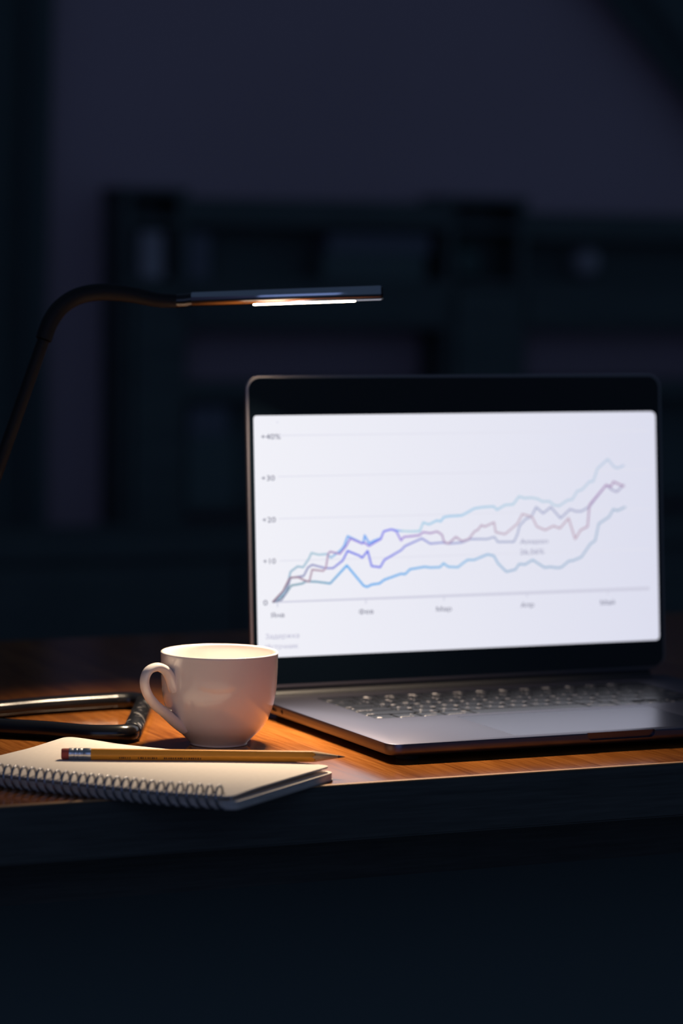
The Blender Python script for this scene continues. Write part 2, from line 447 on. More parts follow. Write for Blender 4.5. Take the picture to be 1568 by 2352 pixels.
for ri, row in enumerate(rows):
    yc = 218 - 0.1 - PY * (ri + 0.5)
    x = 40.5
    for wd, a, b in row:
        x0, x1 = x + 1.15, x + wd * PX - 1.15
        x += wd * PX
        spans = [(yc - PY / 2 + 1.1, yc + PY / 2 - 1.1)]
        la, lb = a, b
        if a == '▴▾':
            spans = [(yc - PY / 2 + 1.1, yc - 0.3), (yc + 0.3, yc + PY / 2 - 1.1)]
        elif a in ('◂', '▸'):
            spans = [(yc - PY / 2 + 1.1, yc - 0.3)]
        for si, (y0, y1) in enumerate(spans):
            cxk, cyk = (x0 + x1) / 2, (y0 + y1) / 2
            hw, hh = (x1 - x0) / 2, (y1 - y0) / 2
            bm = bmesh.new()
            loft([[(px, py, z) for px, py in rrect(-hw + i, hw - i, -hh + i, hh - i, 1.6, 3)] for i, z in ((0, -1.0), (0, -0.22), (0.22, 0.0))], bm=bm)
            if a and a[0] in '◂▸▴':
                # small printed triangles on the arrow keys
                d = {'◂': pi, '▸': 0, '▴': pi / 2}[a[0]] if a[0] != '▴' else (-pi / 2 if si == 0 else pi / 2)
                tb = bmesh.new()
                tb.faces.new([tb.verts.new((1.7 * cos(d + q), 1.7 * sin(d + q), 0.04)) for q in (0, 2.1, 4.2)])
                join_into(bm, tb, 1)
            elif wd == 1 and len(la) == 1:
                if ri == 1:
                    join_into(bm, text_bm(lb, 3.9, 0, 1.2, 0.04, 'CENTER', 1, 0.05), 1)
                    join_into(bm, text_bm(la, 3.9, 0, -5.0, 0.04, 'CENTER', 1, 0.05), 1)
                else:
                    join_into(bm, text_bm(la, 4.3, -3.0, 1.0, 0.04, 'CENTER', 1, 0.08), 1)
                    join_into(bm, text_bm(lb, 4.3, 3.0, -5.2, 0.04, 'CENTER', 1, 0.08), 1)
            elif ri == 0 and la.startswith('F'):
                # media pictogram stand-in above the function number
                join_into(bm, text_bm(la, 3.2, 0, -5.4, 0.04, 'CENTER', 1, 0.05), 1)
                k = int(la[1:])
                tb = bmesh.new()
                if k % 3 == 1:
                    tb.faces.new([tb.verts.new((1.9 * cos(q * pi / 4), 2 + 1.9 * sin(q * pi / 4), 0.04)) for q in range(8)])
                elif k % 3 == 2:
                    for dx in (-1.8, 1.8):
                        tb.faces.new([tb.verts.new((dx + 1.7 * cos(q), 2 + 1.7 * sin(q), 0.04)) for q in (0, 2.1, 4.2)])
                else:
                    for dx in (-2.4, 0.5):
                        tb.faces.new([tb.verts.new(p) for p in ((dx, 0.6, .04), (dx + 2, .6, .04), (dx + 2, 3.6, .04), (dx, 3.6, .04))])
                join_into(bm, tb, 1)
            elif la:
                right = cxk > 200 and wd != 1 and ri != 5 or (ri == 5 and cxk > 200)
                sz = 3.4
                xx = hw - 1.8 if right else -hw + 1.8
                join_into(bm, text_bm(la, sz, xx, -hh + 2.2, 0.04, 'RIGHT' if right else 'LEFT', 1, 0.06), 1)
                if lb == '◦':
                    tb = bmesh.new()
                    tb.faces.new([tb.verts.new((-hw + 4 + 1.9 * cos(q * pi / 6), -hh + 4 + 1.9 * sin(q * pi / 6), 0.05)) for q in range(12)])
                    join_into(bm, tb, 1)
                elif lb == '•':
                    tb = bmesh.new()
                    tb.faces.new([tb.verts.new((-hw + 3 + 0.8 * cos(q * pi / 4), hh - 3 + 0.8 * sin(q * pi / 4), 0.04)) for q in range(8)])
                    join_into(bm, tb, 1)
                elif lb == '^':
                    join_into(bm, text_bm(lb, 5.0, hw - 2.0, hh - 6.5, 0.04, 'RIGHT', 1, 0.06), 1)
                elif lb:
                    # option / command sign drawn as short bars
                    tb = bmesh.new()
                    sx = (-hw + 3.5) if right else (hw - 3.5)
                    for ux, uy, vx, vy in ((-1.8, 1.0, 1.8, 1.0), (-1.8, -1.0, 1.8, -1.0), (-1.0, -1.8, -1.0, 1.8), (1.0, -1.8, 1.0, 1.8)) if wd > 1 else ((-1.9, 1.2, -0.6, 1.2), (-0.6, 1.2, 0.8, -1.2), (0.8, -1.2, 1.9, -1.2), (0.4, 1.2, 1.9, 1.2)):
                        dv = Vector((vx - ux, vy - uy)).normalized(); nx, ny = -dv.y * 0.22, dv.x * 0.22
                        tb.faces.new([tb.verts.new((sx + px, hh - 4 + py, 0.04)) for px, py in ((ux + nx, uy + ny), (ux - nx, uy - ny), (vx - nx, vy - ny), (vx + nx, vy + ny))])
                    join_into(bm, tb, 1)
            me = bpy.data.meshes.new('key'); bm.to_mesh(me); bm.free()
            put('key', mmesh(me), [M['key'], M['legend']], lap, loc=(cxk * MM, cyk * MM, KT * MM), smooth=0)

# hinge and lid (lid coordinates: x, s up the lid, n towards the user)
hinge = sweep([(14.5, HY + 1.2, DT - 1.6), (W_ - 14.5, HY + 1.2, DT - 1.6)], 4.3, 20)
put('hinge', mmesh(hinge), M['black_plastic'], lap)
LID_LOC = (0, HY * MM, DT * MM)
LID_ROT = (pi / 2 - TILT, 0, 0)
LT = 239.3
lid = slab(0, W_, 5.2, LT, 11, [(1.6, -4.4), (0.5, -4.1), (0, -3.4), (0, -0.75), (0.2, -0.3), (0.65, -0.12)], 12)
put('lid', mmesh(lid), M['lid_alu_lit'], lap, LID_LOC, LID_ROT, smooth=25)
put('screen_glass', mmesh(slab(2.0, W_ - 2.0, 7.6, LT - 2.0, 9.2, [(0, -0.5), (0, -0.03), (0.05, 0.0)], 12)), M['glass'], lap, LID_LOC, LID_ROT, smooth=25)
put('bottom_bezel_strip', mmesh(slab(14, W_ - 14, 2.6, 7.2, 1, [(0, -3.6), (0, -0.7)], 3)), M['black_plastic'], lap, LID_LOC, LID_ROT)

# lit display with the chart
X0, X1, S0, S1 = 5.5, 350.2, 28.2, 209.4
bm = bmesh.new()
out = rrect(X0, X1, S0, S1, [1.2, 3.0, 4.2, 2.4], 6)
NX = 24
def disp_tint(x, s):  # viewing-angle falloff put into the emission colour, dimmer to the right
    t = (x - X0) / (X1 - X0)
    a = (0.885, 0.885, 0.945); b_ = (0.72, 0.73, 0.86)
    return [a[i] + (b_[i] - a[i]) * t for i in range(3)]
me = loft([[(x, s, 0.02) for x, s in out], [(x, s, 0.10) for x, s in out]])
bm.from_mesh(me)
xs = [X0 + (X1 - X0) * k / NX for k in range(1, NX)]
for x in xs:
    bmesh.ops.bisect_plane(bm, geom=bm.verts[:] + bm.edges[:] + bm.faces[:], plane_co=(x, 0, 0), plane_no=(1, 0, 0))
cl = bm.loops.layers.float_color.new('tint')
for f in bm.faces:
    for l in f.loops:
        l[cl] = (*disp_tint(l.vert.co.x, l.vert.co.y), 1)
display = put('display', mmesh(from_bm(bm)), M['display'], lap, LID_LOC, LID_ROT, smooth=0)
tag(display, 'lit white screen area showing the chart')

LINE_TOP = [(18.0,69.6),(27.8,76.5),(30.2,81.7),(33.2,92.0),(39.0,95.8),(43.5,95.0),(48.2,101.0),(50.6,105.6),(56.3,104.1),(63.7,104.4),(66.5,101.5),(71.2,104.5),(75.3,107.5),(77.6,110.1),(80.7,117.4),(83.5,116.2),(86.9,114.6),(92.7,111.8),(93.9,112.8),(94.9,117.7),(98.5,111.6),(103.2,113.6),(108.4,115.1),(110.9,120.3),(117.3,121.7),(121.4,120.7),(127.8,120.1),(133.7,119.7),(141.3,119.7),(144.4,126.3),(149.1,124.6),(156.2,127.6),(159.2,126.7),(161.9,129.9),(167.0,130.6),(172.9,130.7),(177.5,130.9),(188.3,136.0),(195.6,136.9),(205.2,137.2),(207.8,134.5),(214.8,138.1),(222.1,138.5),(227.3,144.5),(231.9,143.1),(238.0,143.3),(243.5,142.3),(247.7,140.1),(253.8,140.2),(257.4,137.2),(262.3,136.3),(269.8,140.7),(274.1,141.1),(278.6,147.6),(282.9,148.6),(289.9,155.0),(293.0,154.9),(296.9,164.7),(306.4,172.2),(311.9,166.1),(315.0,164.9),(320.7,167.0)]
LINE_ROSE = [(18.0,69.6),(26.7,77.6),(31.4,85.8),(33.1,87.6),(39.4,87.6),(45.0,84.9),(48.4,84.2),(50.9,93.0),(60.0,91.7),(62.3,94.3),(64.3,104.7),(66.0,106.2),(74.0,104.2),(79.3,110.0),(82.9,115.7),(86.9,114.0),(92.7,111.5),(94.4,112.3),(98.4,109.5),(103.1,112.0),(108.4,114.5),(110.9,120.3),(117.3,121.7),(121.4,120.2),(125.3,113.0),(127.7,115.6),(140.7,116.5),(144.2,118.9),(150.1,117.9),(156.1,119.1),(160.2,116.4),(161.8,111.0),(165.4,109.5),(172.0,114.5),(177.1,111.1),(183.1,112.6),(188.0,118.3),(191.0,119.5),(194.1,123.0),(197.0,121.8),(205.2,124.9),(206.3,117.3),(214.4,115.5),(225.4,123.3),(229.8,130.7),(234.1,129.6),(238.3,128.4),(242.4,120.7),(249.7,117.8),(257.1,120.9),(262.6,118.8),(270.5,126.6),(276.0,110.1),(281.0,117.0),(287.3,119.6),(289.2,136.5),(291.4,138.6),(304.7,152.0),(308.4,150.3),(311.3,154.4),(316.0,152.3),(320.3,150.6)]
LINE_INDIGO = [(18.0,69.6),(25.4,71.2),(28.9,75.5),(33.1,87.3),(43.9,88.5),(47.5,94.7),(51.0,96.7),(62.3,93.7),(68.1,93.6),(76.2,99.1),(80.4,106.3),(90.2,102.4),(92.4,100.7),(97.2,105.9),(100.2,94.2),(107.4,93.1),(111.0,98.6),(125.2,105.6),(128.7,108.7),(143.0,114.1),(150.0,109.9),(160.6,110.5),(165.4,109.5),(177.0,110.0),(184.3,112.5),(193.8,112.3),(198.6,112.1),(205.3,113.6),(208.0,109.7),(222.1,109.4),(225.3,115.2),(227.2,121.6),(232.8,126.9),(237.7,128.4),(242.1,135.9),(248.1,130.9),(255.0,135.6),(263.4,126.7),(272.1,133.6),(277.0,131.8),(282.0,131.7),(289.5,135.4),(294.6,141.3),(304.7,152.0),(309.6,148.0),(314.0,146.3),(320.3,151.7)]
LINE_LOW = [(18.0,69.6),(28.9,75.5),(33.6,81.6),(42.7,82.8),(45.6,84.3),(54.1,83.8),(65.5,82.1),(79.6,95.3),(93.2,79.6),(96.0,78.5),(100.1,80.2),(106.5,80.8),(110.7,83.5),(124.8,87.6),(128.3,87.2),(132.5,90.8),(144.9,92.3),(149.6,91.6),(157.9,91.6),(161.1,94.5),(165.0,91.7),(173.3,91.1),(176.7,93.5),(181.5,96.5),(187.5,96.4),(199.0,100.3),(204.4,99.1),(207.9,93.1),(215.0,86.4),(222.9,87.8),(226.3,92.0),(231.5,91.5),(238.2,94.9),(248.5,88.6),(254.0,89.0),(258.9,88.1),(263.2,88.2),(270.1,93.1),(273.8,93.3),(281.2,95.8),(289.5,105.9),(293.9,108.5),(297.3,121.6),(306.7,126.8),(310.6,132.7),(314.3,131.5),(321.2,134.1)]

def ribbon(P, wid, n, colfn):
    bm = bmesh.new()
    cl = bm.loops.layers.float_color.new('tint')
    for i, (p, q) in enumerate(zip(P, P[1:])):
        p, q = Vector(p), Vector(q)
        d = (q - p)
        if d.length < 1e-6: continue
        k = max(1, int(d.length / 4))
        dn = d.normalized(); nn = Vector((-dn.y, dn.x)) * wid / 2
        prev = None
        for j in range(k):
            a, b = p + d * (j / k), p + d * ((j + 1) / k)
            fc = bm.faces.new([bm.verts.new((v.x, v.y, n)) for v in (a + nn, a - nn, b - nn, b + nn)])
            for l in fc.loops: l[cl] = (*colfn(l.vert.co.x), 1)
        fc = bm.faces.new([bm.verts.new((q.x + wid / 2 * cos(t * pi / 4), q.y + wid / 2 * sin(t * pi / 4), n)) for t in range(8)])
        for l in fc.loops: l[cl] = (*colfn(q.x), 1)
    return mmesh(from_bm(bm))

def ramp(stops):
    def fn(x):
        for (xa, ca), (xb, cb) in zip(stops, stops[1:]):
            if x <= xb:
                t = max(0, (x - xa) / (xb - xa))
                return [ca[i] + (cb[i] - ca[i]) * t for i in range(3)]
        return stops[-1][1]
    return fn
chart = [
 ('chart_line', LINE_LOW, 1.7, 0.16, ramp([(18, (.10, .25, .35)), (35, (.28, .42, .50)), (62, (.22, .42, .58)), (78, (.10, .42, .86)), (110, (.12, .42, .84)), (170, (.26, .52, .80)), (215, (.36, .50, .68)), (330, (.40, .50, .64))]), 'blue lowest line of the chart'),
 ('chart_line', LINE_TOP, 1.7, 0.18, ramp([(18, (.30, .45, .60)), (60, (.46, .62, .72)), (77, (.22, .45, .86)), (100, (.20, .42, .90)), (122, (.25, .42, .88)), (128, (.50, .68, .78)), (160, (.36, .60, .82)), (240, (.50, .64, .76)), (330, (.52, .60, .76))]), 'pale blue uppermost line of the chart'),
 ('chart_line', LINE_INDIGO, 1.6, 0.20, ramp([(18, (.25, .30, .40)), (60, (.36, .36, .62)), (80, (.17, .20, .82)), (110, (.20, .22, .82)), (140, (.32, .34, .70)), (200, (.42, .46, .64)), (290, (.40, .42, .60)), (330, (.40, .38, .55))]), 'indigo line of the chart'),
 ('chart_line', LINE_ROSE, 1.5, 0.22, ramp([(18, (.30, .20, .28)), (60, (.50, .36, .46)), (80, (.34, .24, .72)), (120, (.24, .24, .86)), (127, (.40, .26, .68)), (165, (.46, .34, .50)), (220, (.55, .44, .54)), (286, (.52, .38, .48)), (292, (.36, .20, .46)), (330, (.46, .34, .46))]), 'rose line of the chart'),
]
for nm, P, wd, n, fn, lb in chart:
    tag(put(nm, ribbon(P, wd, n, fn), M['chart'], display, smooth=0), lb)
for s in (194.3, 163.6, 132.0, 100.3):
    put('grid_line', mmesh(box(24.5, 343, s - 0.4, s + 0.4, 0.10, 0.13)), M['grid'], display, smooth=0)
bm = bmesh.new()
bm.faces.new([bm.verts.new(p) for p in ((18, 69.0, .14), (342, 67.9, .14), (342, 70.6, .14), (18, 70.1, .14))])
put('axis_line', mmesh(from_bm(bm)), M['axis'], display, smooth=0)
for x in (22.0, 95.0, 160.9, 232.8, 304.3):
    put('axis_tick', mmesh(box(x - 0.45, x + 0.45, 65.8, 69.2, 0.10, 0.13)), M['axis'], display, smooth=0)
def label(body, xl, xr, base_s, cap, m, bold=0.0):
    bm = text_bm(body, cap / 0.727, 0, 0, 0.16, 'LEFT', 3, bold)
    xs_ = [v.co.x for v in bm.verts]
    a, b = min(xs_), max(xs_)
    for v in bm.verts:
        v.co.x = xl + (v.co.x - a) * (xr - xl) / (b - a)
        v.co.y += base_s
    put('screen_text', mmesh(from_bm(bm)), m, display, smooth=0)
for body, xl, xr, s, cap, m, bo in (
    ('+40%', 11.3, 27.1, 191.6, 4.2, 'ink', 0.14), ('+30', 11.0, 21.8, 160.6, 4.2, 'ink', 0.14), ('+20', 11.1, 21.9, 129.4, 4.2, 'ink', 0.14),
    ('+10', 11.1, 21.3, 98.4, 4.2, 'ink', 0.14), ('0', 10.6, 14.0, 67.4, 4.2, 'ink', 0.14),
    ('Янв', 16.5, 27.6, 58.0, 3.7, 'ink', 0.14), ('Фев', 89.0, 101.1, 58.0, 3.7, 'ink', 0.14), ('Мар', 154.2, 167.3, 57.7, 3.7, 'ink', 0.14),
    ('Апр', 227.1, 238.7, 58.3, 3.7, 'ink', 0.14), ('Май', 297.6, 310.3, 57.7, 3.7, 'ink', 0.14),
    ('Задержка', 11.8, 39.2, 42.2, 3.8, 'ink_pale', 0.06), ('Источник', 11.7, 38.2, 34.4, 3.8, 'ink_pale', 0.06),
    ('Amazon', 227.5, 251.9, 107.5, 4.0, 'ink_mid', 0.12), ('26,56%', 227.4, 248.3, 99.4, 4.0, 'ink_mid', 0.10)):
    label(body, xl, xr, s, cap, M[m], bo)
put('screen_mark', mmesh(box(24.0, 25.6, 203.6, 204.8, 0.10, 0.13)), M['grid'], display, smooth=0)

# ------------------------------------------------------------------ cup
cup = thing('coffee_cup', 'white glazed porcelain coffee cup with curled handle standing behind the pencil', 'cup', (0.7932, 1.9646, DZ))
outer = [(17.2, 0.9), (17.8, 0.2), (18.6, 0.0), (19.6, 0.1), (20.1, 0.5), (20.3, 1.5), (21.2, 2.6), (23.9, 5.3), (28.9, 9.9), (32.0, 13.7), (34.3, 17.7), (37.3, 25.5), (39.2, 33.3), (40.2, 41), (40.7, 49), (40.9, 57), (41.0, 62), (41.1, 64.2)]
inner = [(40.9, 65.0), (40.3, 65.4), (39.6, 65.2), (39.1, 64.4), (38.6, 61), (38.3, 50), (37.7, 41), (36.6, 33), (34.6, 25.5), (31.4, 18), (28, 13), (22, 8), (14, 5.2), (6, 4.4), (0.4, 4.3)]
foot = [(0.4, 1.6), (10, 1.6), (16.4, 1.5)]
def smooth_prof(p, n=3):
    return [(v.x, v.y) for v in catmull([(a, b, 0) for a, b in p], n)]
put('bowl', mmesh(lathe(foot + smooth_prof(outer + inner, 3), 96)), M['porcelain'], cup, smooth=60)
HP = [(38.0, 41.0), (39.5, 43.9), (42.0, 49.9), (45.9, 54.9), (52.8, 58.1), (60.4, 56.1), (63.7, 49.3), (61.4, 40.6), (54.8, 32.3), (44.9, 24.5), (36.5, 17.8), (29.5, 13.0)]
path = catmull([(r, 0, z) for r, z in HP], 6)
nP = len(path)
rr = []
for i in range(nP):
    t = i / (nP - 1)
    wv = 4.7 + 0.5 * cos(2 * pi * t)
    th_ = 3.4 + 0.5 * cos(2 * pi * t)
    rr.append((wv, th_))
hm = sweep(path, rr, 16, up=Vector((0, 1, 0)))
put('handle', mmesh(hm), M['porcelain'], cup, rot=(0, 0, 0), smooth=80).rotation_euler = (0, 0, pi + rad(38.9 - 24.26))

# ------------------------------------------------------------------ notebook
NB_ROT = rad(-52.0)
nb = thing('spiral_notebook', 'cream spiral bound notebook overhanging the front edge of the desk under the pencil', 'notebook', (0.6920, 1.8412, DZ), (0, 0, NB_ROT))
HU, HV = 102.0, 65.5
def sm(a, b, x):
    t = min(1, max(0, (x - a) / (b - a))); return t * t * (3 - 2 * t)
def coil_v(u):
    # the bound edge bows a little towards the front
    return -73.0 + 7.0 * sm(50, 102, u) + 4.0 * sm(30, 110, -u)
def page_z(u, v):
    z = 8.9 + 0.9 * sm(-70, -30, v)
    dA = math.hypot(u + HU, v - HV)
    z += 1.6 * (1 - sm(0, 52, dA))
    dB = math.hypot(u - HU, v - HV)
    z -= 0.3 * (1 - sm(0, 40, dB))
    z += 0.12 * sin(u * 0.055) * sm(-60, 30, v)
    return z
def sheet(u0, u1, v0, v1, r, zf, t0, t1, n=44, m=28):
    """a block of paper between zf+t0 and zf+t1 with rounded corners"""
    bm = bmesh.new()
    def inside(u, v):
        # pull corner points onto the rounded outline
        for su, sv in ((1, 1), (1, -1), (-1, 1), (-1, -1)):
            cu, cv = (u1 - r if su > 0 else u0 + r), (v1 - r if sv > 0 else v0 + r)
            du, dv = (u - cu) * su, (v - cv) * sv
            if du > 0 and dv > 0:
                # square -> disc mapping of the corner patch
                a, b = du / r, dv / r
                q = max(a, b) / max(1e-9, math.hypot(a, b))
                return cu + su * du * q, cv + sv * dv * q
        return u, v
    hv_ = (v1 - v0)
    def bow(u, v):
        return v + (coil_v(u) - 0.5 - v0) * (v1 - v) / hv_
    def axis(a, b, n_):
        c = [a + r * k / 5 for k in range(5)] + [a + r + (b - a - 2 * r) * k / n_ for k in range(n_)] + [b - r + r * k / 5 for k in range(6)]
        return c
    U, V = axis(u0, u1, n), axis(v0, v1, m)
    grids = []
    for t in (t0, t1):
        g_ = []
        for u in U:
            row = []
            for v in V:
                a, b = inside(u, v)
                row.append(bm.verts.new((a, bow(a, b), zf(a, b) + t)))
            g_.append(row)
        grids.append(g_)
    for g_ in grids:
        for i in range(len(U) - 1):
            for j in range(len(V) - 1):
                f = bm.faces.new((g_[i][j], g_[i + 1][j], g_[i + 1][j + 1], g_[i][j + 1]))
    lo, hi = grids
    nu, nv_ = len(U), len(V)
    border = [(i, 0) for i in range(nu - 1)] + [(nu - 1, j) for j in range(nv_ - 1)] + [(i, nv_ - 1) for i in range(nu - 1, 0, -1)] + [(0, j) for j in range(nv_ - 1, 0, -1)]
    for k in range(len(border)):
        a, b = border[k], border[(k + 1) % len(border)]
        f = bm.faces.new((lo[a[0]][a[1]], lo[b[0]][b[1]], hi[b[0]][b[1]], hi[a[0]][a[1]]))
        f.material_index = 1
    return mmesh(from_bm(bm))
put('back_cover', sheet(-HU - 1, HU + 3.4, -HV, HV + 1.5, 7, lambda u, v: 0.0, 0.3, 1.1, 16, 10), [M['card'], M['card']], nb, smooth=30)
put('page_block', sheet(-HU - 0.5, HU + 3.0, -HV, HV + 0.8, 7, lambda u, v: 0.0, 1.15, 5.6, 16, 8), [M['paper'], M['paper_edge']], nb, smooth=30)
put('middle_pages', sheet(-HU - 0.2, HU - 8.0, -HV, HV - 1, 7, lambda u, v: 0.4 * sm(40, 100, u), 5.62, 6.6, 16, 8), [M['paper'], M['paper_edge']], nb, smooth=30)
put('top_pages', sheet(-HU, HU, -HV, HV, 6, page_z, -1.1, 0.0), [M['paper'], M['paper_edge']], nb, smooth=40)
# coil binding
pitch_, RC, RW = 6.35, 7.0, 0.85
u_start, turns = -HU + 4.0, 31
path = []
for k in range(turns * 20 + 1):
    t = k / 20
    a = 2 * pi * t
    uu = u_start + pitch_ * t
    path.append((uu, coil_v(uu) + RC * cos(a), RC + RW + 0.1 + RC * sin(a)))
put('coil_binding', mmesh(sweep(path, RW, 8, up=Vector((1, 0, 0)))), M['coil'], nb, smooth=60)
bm = bmesh.new()
for k in range(turns):
    uu = u_start + pitch_ * (k + 0.25)
    hv = coil_v(uu) + 6.0
    bm.faces.new([bm.verts.new((uu + 1.4 * cos(q * pi / 4), hv + 1.4 * sin(q * pi / 4), page_z(uu, hv + 1.4 * sin(q * pi / 4)) + 0.08)) for q in range(8)])
tag(put('punched_holes', mmesh(from_bm(bm)), M['rubber'], nb, smooth=0), 'row of punched binding holes', kind='stuff')

# ------------------------------------------------------------------ pencil
pa, pb = Vector((0.6490, 1.8822, 0.7536)), Vector((0.8191, 1.8087, 0.7534))
PL = (pb - pa).length * 1000
pdir = (pb - pa).normalized()
pen = thing('pencil', 'orange yellow hexagonal pencil with red eraser lying across the notebook', 'pencil', pa)
pen.rotation_euler = pdir.to_track_quat('X', 'Z').to_euler()
def ngon(x, r, n=6, ph=0.0):
    return [(x, r * cos(2 * pi * k / n + ph), r * sin(2 * pi * k / n + ph)) for k in range(n)]
HR = 4.05
XS, XC = 19.0, PL - 21.5
# hexagonal barrel whose scalloped front runs into the sharpened cone
NS = 48
def hexr(t):
    a = (t % (pi / 3)) - pi / 6
    return min(HR * cos(pi / 6) / cos(a), HR - 0.12)
rings = []
for x in (XS, XS + 1, 70, 120, XC - 4):
    rings.append([(x, hexr(2 * pi * k / NS) * cos(2 * pi * k / NS), hexr(2 * pi * k / NS) * sin(2 * pi * k / NS)) for k in range(NS)])
def cone_x(r):
    return PL - 1.2 - (r - 0.5) * (20.3 / 3.5)
ring = []
for k in range(NS):
    t = 2 * pi * k / NS
    r = hexr(t); x = cone_x(r)
    ring.append((x, r * cos(t), r * sin(t)))
rings.append(ring)
put('barrel', mmesh(loft(rings)), M['yellow'], pen, smooth=20)
cone = [[(p[0] - 0.05, p[1] * 0.995, p[2] * 0.995) for p in ring]]
for r in (2.6, 1.5, 1.0):
    cone.append([(cone_x(r), r * cos(2 * pi * k / NS), r * sin(2 * pi * k / NS)) for k in range(NS)])
put('sharpened_wood', mmesh(loft(cone)), M['bare_wood'], pen, smooth=40)
put('lead', mmesh(loft([[(cone_x(r), r * cos(2 * pi * k / 16), r * sin(2 * pi * k / 16)) for k in range(16)] for r in (1.02, 0.7, 0.42, 0.2)])), M['graphite'], pen, smooth=40)
fr = [(5.0, 3.75), (5.2, 3.9), (7.4, 3.9), (7.8, 3.7), (8.4, 3.7), (8.8, 3.95), (10.2, 3.95), (10.6, 3.7), (11.2, 3.7), (11.6, 3.95), (13.4, 3.95), (13.8, 3.72), (14.4, 3.72), (14.8, 3.95), (19.0, 3.98), (19.4, 3.9)]
put('ferrule', mmesh(loft([ngon(x, r, 32) for x, r in fr])), M['ferrule'], pen, smooth=30)
put('eraser', mmesh(loft([ngon(x, r, 24) for x, r in ((0, 2.9), (0.25, 3.35), (0.8, 3.6), (5.4, 3.65))])), M['eraser'], pen, smooth=40)
# illegible foil imprint on the lower front flat
bm = bmesh.new()
an = -5 * pi / 6     # centre angle of the flat that faces the front and down
nrm = Vector((0, cos(an), sin(an))); tan_ = Vector((0, -sin(an), cos(an)))
ap = HR * cos(pi / 6) + 0.02
x = 38.0
while x < 92:
    if not (46 < x < 50 or 63 < x < 67):
        wdt = random.uniform(0.5, 1.1)
        h0, h1 = -0.75, 0.75
        c = nrm * ap
        bm.faces.new([bm.verts.new(Vector((xx, 0, 0)) + c + tan_ * hh) for xx, hh in ((x, h0), (x + wdt, h0), (x + wdt, h1), (x, h1))])
    x += random.uniform(1.2, 1.7)
put('foil_imprint', mmesh(from_bm(bm)), M['print'], pen, smooth=0)

# ------------------------------------------------------------------ desk lamp
lamp = thing('desk_lamp', 'black gooseneck desk lamp with chrome bar head lighting the cup and notebook', 'lamp', (0.6124, 2.1076, DZ))
LO = Vector(lamp.location)
def rel(P):
    return [Vector(p) - LO for p in P]
barL, barR = Vector((0.8142, 2.0769, 1.0485)), Vector((0.9375, 2.0147, 1.0550))
ax = (barR - barL).normalized()
br = 0.0054
bar_path = rel([barL, barL + ax * 0.0006, barR - ax * 0.0006, barR])
head = sweep(bar_path, [br - 0.0005, br, br, br - 0.0005], 40)
put('lamp_head', head, M['chrome'], lamp, smooth=50)
put('head_cap', sweep(rel([barR - ax * 0.0001, barR + ax * 0.0012]), [br - 0.0004, br - 0.0008], 32), M['lamp_black'], lamp, smooth=50)
# LED lens: a shallow half-round ridge under the bar, turned slightly to the front
la_, lb_ = Vector((0.8535, 2.0570, 0)), Vector((0.9215, 2.0227, 0))
ta = (la_ - Vector((barL.x, barL.y, 0))).length / (Vector((barR.x, barR.y, 0)) - Vector((barL.x, barL.y, 0))).length
tb_ = (lb_ - Vector((barL.x, barL.y, 0))).length / (Vector((barR.x, barR.y, 0)) - Vector((barL.x, barL.y, 0))).length
A_, B_ = barL.lerp(barR, ta), barL.lerp(barR, tb_)
side_ = ax.cross(Vector((0, 0, 1))).normalized()      # towards the front of the desk
down = (Vector((0, 0, -1)) + side_ * 0.16).normalized()
off = down * (br - 0.0009)
lp = rel([A_ + off + ax * 0.0, A_ + off + ax * 0.0015, A_ + off + ax * 0.003, B_ + off - ax * 0.003, B_ + off - ax * 0.0015, B_ + off])
led = sweep(lp, [(0.0004, 0.0006), (0.0013, 0.0016), (0.0013, 0.0019), (0.0013, 0.0019), (0.0013, 0.0016), (0.0004, 0.0006)], 16, up=down)
tag(put('led_lens', led, M['led'], lamp, smooth=60), 'glowing warm LED strip')
# the strip's light: a reflector behind the lens throws it down and towards the front of the desk
ll = bpy.data.lights.new('led_light', 'AREA'); ll.shape = 'RECTANGLE'
ll.size, ll.size_y = (B_ - A_).length - 0.002, 0.004
ll.energy = LED_POWER; ll.color = (1.0, 0.785, 0.545); ll.spread = rad(98)
lo_ = bpy.data.objects.new('led_light', ll); COL.objects.link(lo_)
zax = -(Vector((0, 0, -cos(rad(9)))) + side_ * sin(rad(9)))
zax = (zax - ax * zax.dot(ax)).normalized()
lo_.matrix_world = Matrix.Translation((A_ + B_) / 2 - zax * (br + 0.0022)) @ Matrix((ax, zax.cross(ax), zax)).transposed().to_4x4()
neck = [(0.8042, 2.0805, 1.0471), (0.7904, 2.0854, 1.0478), (0.7724, 2.0913, 1.0515), (0.7523, 2.096, 1.0532), (0.7352, 2.0993, 1.0501), (0.7224, 2.1007, 1.0421), (0.714, 2.1001, 1.0311), (0.7088, 2.0992, 1.0186)]
np_ = catmull(neck, 8)
nr = [0.0049 + 0.0013 * sm(0.0, 0.45, i / (len(np_) - 1)) - 0.0003 * sm(0.7, 1, i / (len(np_) - 1)) for i in range(len(np_))]
put('gooseneck', sweep(rel(np_), nr, 20), M['gooseneck'], lamp, smooth=60)
put('collar', sweep(rel([(0.8038, 2.0806, 1.0472), (0.8090, 2.0787, 1.0475), (0.8146, 2.0767, 1.0485)]), [0.0050, 0.0050, 0.0050], 24), M['lamp_black'], lamp, smooth=50)
stem_top = Vector((0.7086, 2.0990, 1.0180))
put('stem', sweep(rel([stem_top, (0.6924, 2.0995, 0.9732), (0.677, 2.1012, 0.9296), (0.6124, 2.1076, 0.7495)]), 0.0045, 20), M['gooseneck'], lamp, smooth=60)
bz = 0.7466
